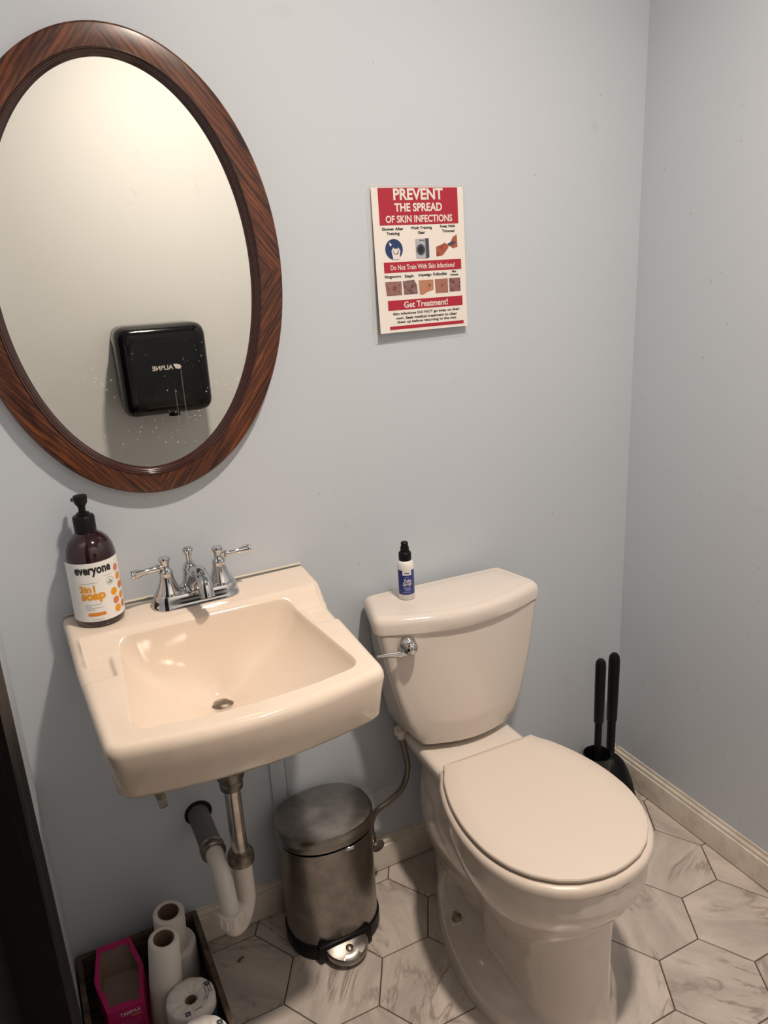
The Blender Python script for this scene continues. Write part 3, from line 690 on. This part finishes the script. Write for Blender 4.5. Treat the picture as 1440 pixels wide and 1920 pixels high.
# ================================================================== toilet
TX, TY, TH = .831, -.012, math.radians(-1.0)
UA = Vector((math.cos(TH), math.sin(TH))); VA = Vector((math.sin(TH), -math.cos(TH)))
def tw(u_, v_, z): return Vector((TX + UA.x * u_ + VA.x * v_, TY + UA.y * u_ + VA.y * v_, z))
to = thing('toilet', (TX, -.35, 0), 'white two piece toilet with its lid closed to the right of the sink', 'toilet')
def table(t, x):
    if x <= t[0][0] or x >= t[-1][0]: return 0.0
    n_ = len(t)
    for i in range(n_ - 1):
        if t[i][0] <= x <= t[i + 1][0]:
            s = (x - t[i][0]) / (t[i + 1][0] - t[i][0])
            p0 = t[max(i - 1, 0)][1]; p1 = t[i][1]; p2 = t[i + 1][1]; p3 = t[min(i + 2, n_ - 1)][1]
            return max(0.0, 0.5 * (2 * p1 + (p2 - p0) * s + (2 * p0 - 5 * p1 + 4 * p2 - p3) * s * s + (3 * p1 - p0 - 3 * p2 + p3) * s ** 3))
    return 0.0
LIDH = [(.250, .124), (.30, .150), (.36, .171), (.42, .183), (.47, .186), (.52, .182), (.57, .167), (.61, .143), (.642, .110), (.662, .074), (.672, .035), (.675, 0.0)]   # half width of the closed lid
FOOT = [(.03, .0), (.045, .035), (.09, .058), (.16, .098), (.25, .136), (.34, .158), (.43, .166), (.50, .155), (.56, .124), (.60, .088), (.625, .050), (.635, 0.0)]
def sup(x, c, h, w_, p=2.4):
    t = abs((x - c) / h); return 0.0 if t >= 1 else w_ * (1 - t ** p) ** (1 / p)
def smax(vals, k=.018):
    m_ = 0.0
    for a in vals:
        if a <= 0: continue
        h = max(k - abs(m_ - a), 0) / k; m_ = max(m_, a) + h * h * k * .25 * (1 if m_ > 0 else 0)
    return m_
def bodyw(v_, z):
    r = []
    # spreading foot
    k = 1 - .05 * sst(0, .035, z) - .60 * sst(.03, .105, z)
    if z < .2: r.append(table(FOOT, .30 + (v_ - .30) / (1 - .06 * sst(.02, .2, z))) * k * (1 - .9 * sst(.10, .2, z)))
    # front column
    wc = .108 - .012 * sst(0, .06, z) + .02 * sst(.16, .30, z)
    vc = .485 - .015 * sst(.05, .3, z); r.append(sup(v_, vc, .140 + .01 * (1 - sst(0, .05, z)), wc, 2.6 if v_ > vc else 6.0))
    # rear trapway
    r.append(sup(v_, .220, .185, 0.058 + .050 * math.sin(PI * min(1, max(0, (z - .06) / .38))), 3.0))
    # bowl
    s = sst(.16, .395, z)
    if s > 0:
        sc = math.sqrt(min(1, s * 1.02)); a = .47; q = a + (v_ - a) / max(sc, .05) * 1.0
        r.append((table(LIDH, q) - .008) * (.45 + .55 * sc))
    return smax(r, .010)
def body_ring(z, grow=0.0):
    vs_ = [.02 + .67 * i / 400 for i in range(401)]; ok = [q for q in vs_ if bodyw(q, z) > .004]
    a, b = min(ok), max(ok); n_ = 96; out = []
    sam = [(a + b) / 2 - (b - a) / 2 * math.cos(PI * i / n_) for i in range(n_ + 1)]
    hw = [bodyw(q, z) for q in sam]; hw[0] = hw[-1] = 0.0
    for q, h in zip(sam, hw): out.append(tw(h, q, z))
    for q, h in list(zip(sam, hw))[-2:0:-1]: out.append(tw(-h, q, z))
    return out
zs = [0, .008, .02, .03, .04, .05, .06, .07, .08, .09, .10, .11, .12, .14, .16, .18] + [.19 + .008 * i for i in range(24)] + [.380, .39, .40, .41, .422]
g = G(); g.add(*loft([body_ring(z) for z in zs]))
# deck behind the bowl that carries the tank
def deck_ring(z, hw0, hw1, v0, v1, r): return [tw(p.x, p.y, z) for p in rpoly([(-hw0, v0), (hw0, v0), (hw1, v1), (-hw1, v1)], r, 6)]
g.add(*loft([deck_ring(.330, .07, .09, .05, .30, .03), deck_ring(.37, .095, .105, .035, .32, .03), deck_ring(.400, .112, .120, .025, .34, .03), deck_ring(.424, .117, .125, .022, .345, .03), deck_ring(.432, .113, .122, .026, .342, .028), deck_ring(.435, .105, .115, .034, .335, .025)]))
link('bowl', g, CHINA, to, angle=50)
link('bolt_washer', lathe([(.017, -.004), (.017, .004), (.012, .006)], tw(-.110, .285, .058), (-.25, 0, 1), 24), PVC, to)
link('floor_bolt', lathe([(.012, 0), (.012, .006), (.006, .010), (.0045, .022), (.002, .024), (0, .0245)], tw(-.110, .285, .061), (-.25, 0, 1), 16), BRASS, to, angle=30)
def lid_outline(d):
    n_ = 60; a, b = .250 + d * .5, .675 - d; sam = [(a + b) / 2 - (b - a) / 2 * math.cos(PI * i / n_) for i in range(n_ + 1)]
    hw = [max(0, table(LIDH, min(.6749, .250 + (q - a) * (.425 / (b - a)))) - d) for q in sam]; hw[0] = .120 - d; hw[-1] = 0
    L = [(h, q) for q, h in zip(sam, hw)] + [(-h, q) for q, h in list(zip(sam, hw))[-2::-1]]
    return [Vector((x, y)) for x, y in L]
def lring(d, z, zb=None): return [tw(p.x, p.y, z + (0 if zb is None else zb * (p.y - .25))) for p in lid_outline(d)]
link('seat', loft([lring(.006, .423), lring(-.001, .426), lring(-.002, .438), lring(.002, .4445), lring(.009, .4470), lring(.05, .4475)]), SEATP, to, angle=50)
link('seat_cover', loft([lring(.014, .4505), lring(.0085, .4512), lring(.007, .4535), lring(.007, .4575), lring(.0085, .4600), lring(.012, .4615), lring(.036, .4665), lring(.042, .467), lring(.08, .4674)]), SEATP, to, angle=25)
for s in (-1, 1):
    c = tw(s * .07, .262, .436); link('seat_hinge', box(c.x - .02, c.x + .02, c.y - .010, c.y + .010, .434, .4495, .004), SEATP, to)
# tank, set a little askew on the bowl
TX, TH = .838, math.radians(-3.0)
UA = Vector((math.cos(TH), math.sin(TH))); VA = Vector((math.sin(TH), -math.cos(TH)))
def tank_ring(z, bw, fw, vb, vf, bow, r, d=0):
    pts_ = [(-bw + d, vb + d), (bw - d, vb + d)] + [(lerp(fw - d, -fw + d, t), vf - d + bow * math.sin(PI * t)) for t in [i / 8 for i in range(9)]]
    return [tw(p.x, p.y, z) for p in rpoly(pts_, [r * .6, r * .6, r] + [0] * 7 + [r], 8)]
TK = [(.440, .128, .098, .016, .150, .022, .03, .02), (.445, .134, .108, .016, .158, .026, .03, .008), (.455, .139, .118, .016, .163, .028, .03, 0), (.480, .145, .136, .016, .164, .032, .028, 0), (.52, .152, .154, .016, .162, .035, .026, 0),
      (.58, .161, .172, .016, .158, .038, .024, 0), (.65, .169, .188, .016, .154, .041, .022, 0), (.742, .176, .205, .016, .150, .043, .020, 0)]
link('tank', loft([tank_ring(*a) for a in TK]), CHINA, to, angle=45)
LD = lambda z, d: tank_ring(z, .182, .213, .008, .148, .054, .026, d)
link('tank_lid', loft([LD(.7425, .012), LD(.7425, .003), LD(.747, .0), LD(.768, .0), LD(.777, .003), LD(.7825, .009), LD(.7845, .017), LD(.7838, .021), LD(.7850, .026), LD(.7855, .05)]), CHINA, to, angle=35)
hb = tw(-.148, .186, .722)
lv_ = link('flush_lever', lathe([(.019, 0), (.0205, .006), (.019, .012), (.0165, .020), (.0155, .026), (.010, .0325), (0, .035)], tw(-.148, .168, .722), VA.to_3d(), 32), CHROME, to, angle=50)
p0 = tw(-.150, .182, .712); p1 = tw(-.175, .184, .711); p2 = tw(-.222, .180, .716)
cc = catmull([p0, p1, p2], 8); link('lever_arm', tube(cc, [lerp(.0085, .0035, i / (len(cc) - 1)) for i in range(len(cc))], 18), CHROME, lv_)

# water supply hose
ws = thing('supply_hose', (.63, -.02, .10), 'braided steel water hose between the toilet tank and the wall stop', 'hose')
hp = catmull([(.705, -.070, .443), (.708, -.070, .415), (.716, -.068, .375), (.722, -.066, .325), (.708, -.062, .272), (.672, -.055, .238), (.640, -.045, .215), (.626, -.040, .180), (.626, -.040, .150)], 8)
link('hose', tube(hp, .0075, 16), HOSE, ws, angle=60)
link('tank_nut', lathe([(.016, 0), (.016, .012), (.011, .016), (.010, .026)], (.705, -.070, .444), (.1, 0, -1), 8), PVC, ws, angle=20)
link('stop_valve', tube([(.626, -.0142, .128), (.626, -.040, .128), (.626, -.0405, .150)], [.010, .011, .009], 16), BRASS, ws)
link('valve_knob', lathe([(.006, 0), (.006, .010), (.019, .012), (.020, .016), (.018, .020), (.006, .021), (0, .021)], (.626, -.048, .126), (.25, -1, .1), 28, ell=.65), OLDCHROME, ws, angle=35)

# spray bottle on the tank
PXb, PYb, PZb = .7335, -.082, .7856
sb = thing('spray_bottle', (PXb, PYb, PZb), 'small white spray bottle with blue label on the toilet tank lid', 'spray bottle')
link('bottle', lathe([(.0165, 0), (.0185, .002), (.0187, .078), (.0178, .085), (.0150, .091), (.0125, .093)], (PXb, PYb, PZb), n=40), WHITEP, sb, angle=50)
link('cap', lathe([(.0135, .091), (.0142, .092), (.0142, .108), (.0125, .111), (.0100, .112), (.0095, .122), (.0080, .125), (.0082, .132), (.006, .1345), (0, .135)], (PXb, PYb, PZb), n=32), BLACKM, sb, angle=40)
def scyl(v2, r, z, a0): return [Vector((PXb + r * math.cos(a0 + x / r), PYb + r * math.sin(a0 + x / r), PZb + z + y)) for x, y in v2]
RS = .0189; AS = math.radians(-90 - 22)
a_ = rect2d(.046, .058, 24); lb2 = link('label', (scyl(a_[0], RS, .043, AS), a_[1]), BLUE, sb)
b_ = rect2d(.021, .012, 12); link('name_tab', (scyl([(x + .001, y) for x, y in b_[0]], RS + .0002, .0665, AS), b_[1]), WHITEP, lb2)
for s_, x, z, w_, h in (('Toilet', .002, .0475, .017, .0085), ('Spray', .001, .0390, .022, .0095)):
    t_ = slice2d(*text2d(s_, w_, h, .02, .3)); link('script_lettering', G().add(scyl([(a + x, b) for a, b in t_[0]], RS + .0003, z, AS), t_[1]), PRWHITE, lb2, smooth=False)
for x, z, w_ in ((.001, .0555, .011), (.0, .0315, .015), (.001, .029, .016), (.001, .0265, .014), (.001, .024, .012), (.0, .0195, .020)):
    r_ = rect2d(w_, .0008, 6); link('fine_print', (scyl([(a + x, b) for a, b in r_[0]], RS + .0003, z, AS), r_[1]), PALEB, lb2)
r_ = rect2d(.011, .0026, 5); link('name_print', (scyl([(a + .001, b) for a, b in r_[0]], RS + .0004, .0655, AS), r_[1]), PRDGREY, lb2)

# ================================================================== brush and plunger in the corner
QX, QY = 1.238, -.166
br = thing('toilet_brush', (QX, QY, 0), 'black toilet brush standing in an open round holder behind the toilet', 'toilet brush')
link('holder', lathe([(.040, 0), (.041, .004), (.037, .12), (.0355, .232), (.0375, .238), (.0355, .241), (.033, .236), (.034, .06), (0, .05)], (QX, QY, 0), n=40), GLOSSB, br, angle=50)
link('handle_grip', lathe([(.0100, .330), (.0128, .334), (.0135, .44), (.0137, .498), (.0125, .509), (.008, .516), (0, .518)], (QX + .004, QY + .004, 0), n=24), BLACKM, br)
link('handle_rod', lathe([(.0095, .16), (.0095, .335)], (QX + .004, QY + .004, 0), n=20), BLACKM, br)
link('bristle_head', lathe([(.010, .165), (.026, .160), (.029, .14), (.029, .085), (.024, .07), (.012, .068)], (QX + .001, QY + .001, 0), n=32), BLACKM, br)
HX_, HY_ = 1.349, -.097
pl = thing('plunger', (HX_, HY_, 0), 'black plunger with a thicker handle and flared cover in the corner', 'plunger')
link('cover', lathe([(.080, 0), (.081, .004), (.074, .030), (.064, .070), (.052, .105), (.038, .132), (.026, .146), (.016, .152), (.013, .153)], (HX_, HY_, 0), n=48), BLACKM, pl, angle=50)
link('handle_rod', lathe([(.0118, .148), (.0118, .272)], (HX_, HY_, 0), n=22), BLACKM, pl)
link('handle_grip', lathe([(.0120, .266), (.0142, .269), (.0150, .38), (.0152, .452), (.0135, .465), (.008, .473), (0, .475)], (HX_, HY_, 0), n=24), BLACKM, pl)

# ================================================================== pedal bin
KX, KY = .479, -.112
tc = thing('pedal_bin', (KX, KY, 0), 'small stainless steel pedal bin on the floor between sink and toilet', 'trash can')
def oval(hx, hy, z, dy=0.0, p=2.25, n_=80):
    out = []
    for i in range(n_):
        t = 2 * PI * i / n_; c, s = math.cos(t), math.sin(t)
        out.append(Vector((KX + hx * math.copysign(abs(c) ** (2 / p), c), KY + dy + hy * math.copysign(abs(s) ** (2 / p), s), z)))
    return out
link('base', loft([oval(.110, .091, .001), oval(.1125, .093, .006), oval(.1125, .093, .038), oval(.108, .089, .042)]), BLACKM, tc, angle=40)
link('body', loft([oval(.1085, .0895, .040), oval(.1075, .0885, .282), oval(.1085, .0895, .286)]), STEEL, tc, angle=40)
link('rim', loft([oval(.104, .085, .282), oval(.104, .085, .302)]), BLACKP, tc)
link('lid', loft([oval(.1090, .0895, .295), oval(.1120, .0930, .295), oval(.1135, .0945, .300), oval(.1130, .094, .324), oval(.110, .091, .329), oval(.102, .083, .3325), oval(.07, .056, .335), oval(.03, .024, .336)]), STEEL, tc, angle=35)
link('rim_clip', lathe([(.003, -.012), (.0045, -.01), (.0045, .01), (.003, .012)], (.500, KY - .0925, .2870), (1, -.12, 0), 10), CHROME, tc)
pd = G()
def half(r, ry, z, tl=.22): return [Vector((.474 + r * math.cos(t), -.2005 + ry * math.sin(t), z + tl * ry * math.sin(t))) for t in [PI + PI * i / 24 for i in range(25)]]
pd.add(*loft([half(.050, .048, .022), half(.0515, .050, .025), half(.0515, .050, .034), half(.049, .047, .038), half(.03, .030, .040)]))
pdl = link('pedal', pd, STEEL, tc, angle=40)
link('pedal_rivet', lathe([(.0085, 0), (.0085, .003), (.006, .005), (0, .0055)], (.474, -.2225, .0345), (0, -.22, 1), n=20), DARKMETAL, pdl)
link('pedal_mount', box(.408, .540, -.206, -.188, .004, .048, .005), BLACKM, tc)

# ================================================================== crate and what is in it
C0, C1, CY1, CY2, CH = XL + .004, .182, -.0185, -.52, .112
cr = thing('wooden_crate', ((C0 + C1) / 2, -.27, 0), 'worn wooden crate on the floor in the corner under the sink', 'crate')
tk = .0115
link('bottom_board', box(C0 + tk, C1 - tk, CY2 + tk, CY1 - tk, .001, .011), CRATE, cr, smooth=False)
for a in ((C0, C0 + tk, CY2, CY1), (C1 - tk, C1, CY2, CY1)): link('side_board', box(a[0], a[1], a[2], a[3], .0005, CH, .0012), CRATE, cr)
for a in ((C0 + tk, C1 - tk, CY1 - tk, CY1), (C0 + tk, C1 - tk, CY2, CY2 + tk)): link('end_board', box(a[0], a[1], a[2], a[3], .0005, CH, .0012), CRATE, cr)
# carton
tb = thing('tampon_carton', (-.004, -.136, .0115), 'open magenta tampon carton with a torn top in the wooden crate', 'box')
hx6 = [(-.036, -.058), (.032, -.062), (.046, -.135), (.032, -.216), (-.038, -.212), (-.052, -.130)]
def hexz(k, zf): return [Vector((-.003 + (x + .003) * k, -.137 + (y + .137) * k, z)) for (x, y), z in zip(hx6, zf)]
zt = [.150, .150, .138, .128, .128, .136]
g = G(); g.add(*loft([hexz(1, [.012] * 6), hexz(1, zt)], True, False)); link('carton', g, MAG, tb, smooth=False)
def rag(k, z_in, n_=8):
    out = []
    for i in range(6):
        a = Vector(hx6[i]); b = Vector(hx6[(i + 1) % 6]); za, zb_ = zt[i], zt[(i + 1) % 6]
        for j in range(n_):
            t = j / n_; p = a.lerp(b, t); q = Vector((-.003, -.137)) + (p - Vector((-.003, -.137))) * k
            out.append(Vector((q.x, q.y, lerp(za, zb_, t) - z_in)))
    return out
random.seed(3)
r0 = rag(.998, 0.0); r1 = rag(.86, .002); ctr = Vector((-.003, -.137, .13))
r1 = [p + (ctr - p) * random.uniform(0, .12) for p in r1]
g = G(); g.add(*loft([r0, r1], False, False)); link('torn_flap', g, MAG, tb, smooth=False)
r2 = rag(.965, .004); r3 = rag(.95, .085); g = G(); g.add(*loft([r2, r3], False, True)); link('inner_cardboard', g, TANCARD, tb, smooth=False)
fa_, fb_ = Vector((*hx6[4], 0)), Vector((*hx6[3], 0)); fd = (fb_ - fa_); fl_ = fd.length; fd.normalize(); fn = Vector((fd.y, -fd.x, 0))
def onfront(v2, f, cx, z): return [fa_ + fd * (cx + x) + fn * .0006 + Vector((0, 0, z + y)) for x, y in v2], f
g = G(); g.add(*onfront(*text2d('TAMPAX', .040, .0095, .012), .042, .114)); link('brand_lettering', g, PRWHITE, tb, smooth=False)
g = G(); g.add(*onfront(*rect2d(.020, .003), .052, .104)); link('gold_lettering', g, GOLDP, tb, smooth=False)
for z, w_ in ((.093, .048), (.089, .050), (.085, .046), (.081, .050)):
    link('fine_print', G().add(*onfront(*rect2d(w_, .0014), .036, z)), mat('pink fine print', (0.55, 0.12, 0.22), .5), tb, smooth=False)
ra, rb_ = Vector((*hx6[1], 0)), Vector((*hx6[2], 0)); dd = (rb_ - ra).normalized(); nn_ = Vector((dd.y, -dd.x, 0))
g = G()
for k in range(4):
    p = ra + dd * (.024 + .008 * k) - nn_ * -.0 + nn_ * .0
    q = [p + Vector((0, 0, .128)), p + dd * .003 + Vector((0, 0, .128)), p + dd * .003 + Vector((0, 0, .100)), p + Vector((0, 0, .100))]
    c = Vector((-.003, -.137, 0)); g.add([x + (Vector((c.x, c.y, x.z)) - x) * .045 for x in q], [[0, 1, 2, 3]])
link('gold_print', g, GOLDP, tb, smooth=False)
# tissue rolls
def roll(name, c, z0, z1, r0_, r1_, rc, label, lean=(0, 0), group=None):
    t = thing(name, (c[0], c[1], z0), label, 'toilet paper', group); n_ = 56
    ax = Vector((lean[0], lean[1], z1 - z0)); L = ax.length
    link('paper', lathe([(rc, .001), (r0_ - .002, 0), (r0_, .003), (lerp(r0_, r1_, .5), L * .5), (r1_, L - .004), (r1_ - .003, L), (rc, L - .0005), (rc, L - .03)], (c[0], c[1], z0), ax, n_, False, False), TISSUE, t, angle=60)
    link('cardboard_core', lathe([(rc - .0005, .002), (rc - .0005, L - .001), (rc - .002, L - .001), (rc - .002, .002)], (c[0], c[1], z0), ax, n_, False, False), CARD, t)
    return t
def wrapped(c, z1, r, label, ph, blue):
    t = thing('wrapped_toilet_roll', (c[0], c[1], .0115), label, 'toilet paper', 'wrapped toilet rolls in the crate'); n_ = 72; random.seed(int(ph * 100))
    rings = []
    for rr_, z, j in ((.55, .0115, 0), (.97, .0125, 0), (1, .018, .2), (1, .06, .5), (1, z1 - .012, .5), (.985, z1 - .004, .6), (.93, z1, .5), (.70, z1 - .0005, .4), (.42, z1 - .0015, .4), (.27, z1 - .004, .3), (.235, z1 - .012, 0), (.225, z1 - .08, 0)):
        rings.append([Vector((c[0] + math.cos(2 * PI * i / n_) * r * rr_ * (1 + .012 * j * math.sin(5 * 2 * PI * i / n_ + ph) - .012 * j), c[1] + math.sin(2 * PI * i / n_) * r * rr_ * (1 + .012 * j * math.sin(7 * 2 * PI * i / n_ + ph) - .012 * j), z + .0018 * j * math.sin(11 * 2 * PI * i / n_ + 2 * ph))) for i in range(n_)])
    p = link('wrapper', loft(rings, True, False), WRAP, t, angle=60)
    link('cardboard_core', lathe([(r * .222, .02), (r * .222, z1 - .008), (r * .20, z1 - .008), (r * .20, .02)], (c[0], c[1], 0), n=32), CARD, t)
    if blue:
        g = G(); rr_ = []
        for z in (.030, z1 - .022):
            rr_.append([Vector((c[0] + math.cos(ph + a) * (r + .0005), c[1] + math.sin(ph + a) * (r + .0005), z)) for a in [-1.6 + 2.9 * i / 30 for i in range(31)]])
        g.add(*loft(rr_, False, False, False)); link('blue_band', g, WRAPN, p)
        g = G()
        for a, rad in ((.35, .80), (-1.9, .80)):
            cx, cy = c[0] + math.cos(a) * r * rad, c[1] + math.sin(a) * r * rad; s = .005
            sq = [(-s, -s), (s, -s), (s, s), (-s, s), (-s * .4, -s * .4), (s * .4, -s * .4), (s * .4, s * .4), (-s * .4, s * .4)]
            g.add([Vector((cx + x, cy + y, z1 + .0020)) for x, y in sq], [[0, 1, 5, 4], [1, 2, 6, 5], [2, 3, 7, 6], [3, 0, 4, 7]])
        for a, rad, l in ((.02, .84, .020), (.02, .74, .018), (.0, .62, .016), (-.5, .72, .014), (-.55, .62, .012), (-1.35, .72, .016)):
            cx, cy = c[0] + math.cos(a) * r * rad, c[1] + math.sin(a) * r * rad; d = Vector((-math.sin(a), math.cos(a), 0)); e = Vector((math.cos(a), math.sin(a), 0)) * .0007; q = Vector((cx, cy, z1 + .0020))
            g.add([q - d * l / 2 - e, q + d * l / 2 - e, q + d * l / 2 + e, q - d * l / 2 + e], [[0, 1, 2, 3]])
        link('wrapper_print', g, WRAPN, p, smooth=False)
    return t
wrapped((.112, -.086), .112, .052, 'plain wrapped toilet roll at the back of the crate, under a nearly used roll', 1.3, False)
wrapped((.1155, -.2615), .137, .0490, 'printed wrapped toilet roll in the middle of the crate, beside a tall telescoped roll', -.6, True)
wrapped((.1155, -.3620), .142, .0495, 'printed wrapped toilet roll nearest the viewer at the front of the crate', -.2, True)
roll('toilet_roll', (.112, -.094), .1145, .212, .033, .033, .0225, 'nearly used toilet roll standing on the back wrapped roll by the wall', (.003, -.008), 'unwrapped toilet rolls in the crate')
roll('toilet_roll', (.072, -.176), .0115, .240, .0355, .0305, .021, 'tall unrolled toilet roll leaning in front, between carton and wrapped roll', (.018, -.020), 'unwrapped toilet rolls in the crate')

# a dry brown scrap on the floor beside the crate
lx, ly = .252, -.098
v = [Vector((lx + a, ly + b, .0006 + c)) for a, b, c in ((-.010, -.004, 0), (-.003, -.007, .002), (.006, -.003, .004), (.011, .004, .001), (.002, .004, .003), (-.006, .001, .001))]
v += [p + Vector((0, 0, .0008)) for p in v]
lf = link('dry_scrap', (v, [[5, 4, 3, 2, 1, 0], [6, 7, 8, 9, 10, 11]] + [[i, (i + 1) % 6, 6 + (i + 1) % 6, 6 + i] for i in range(6)]), CARD, smooth=False)
tag(lf, 'tiny dry brown scrap lying on the floor tile beside the crate', 'debris')
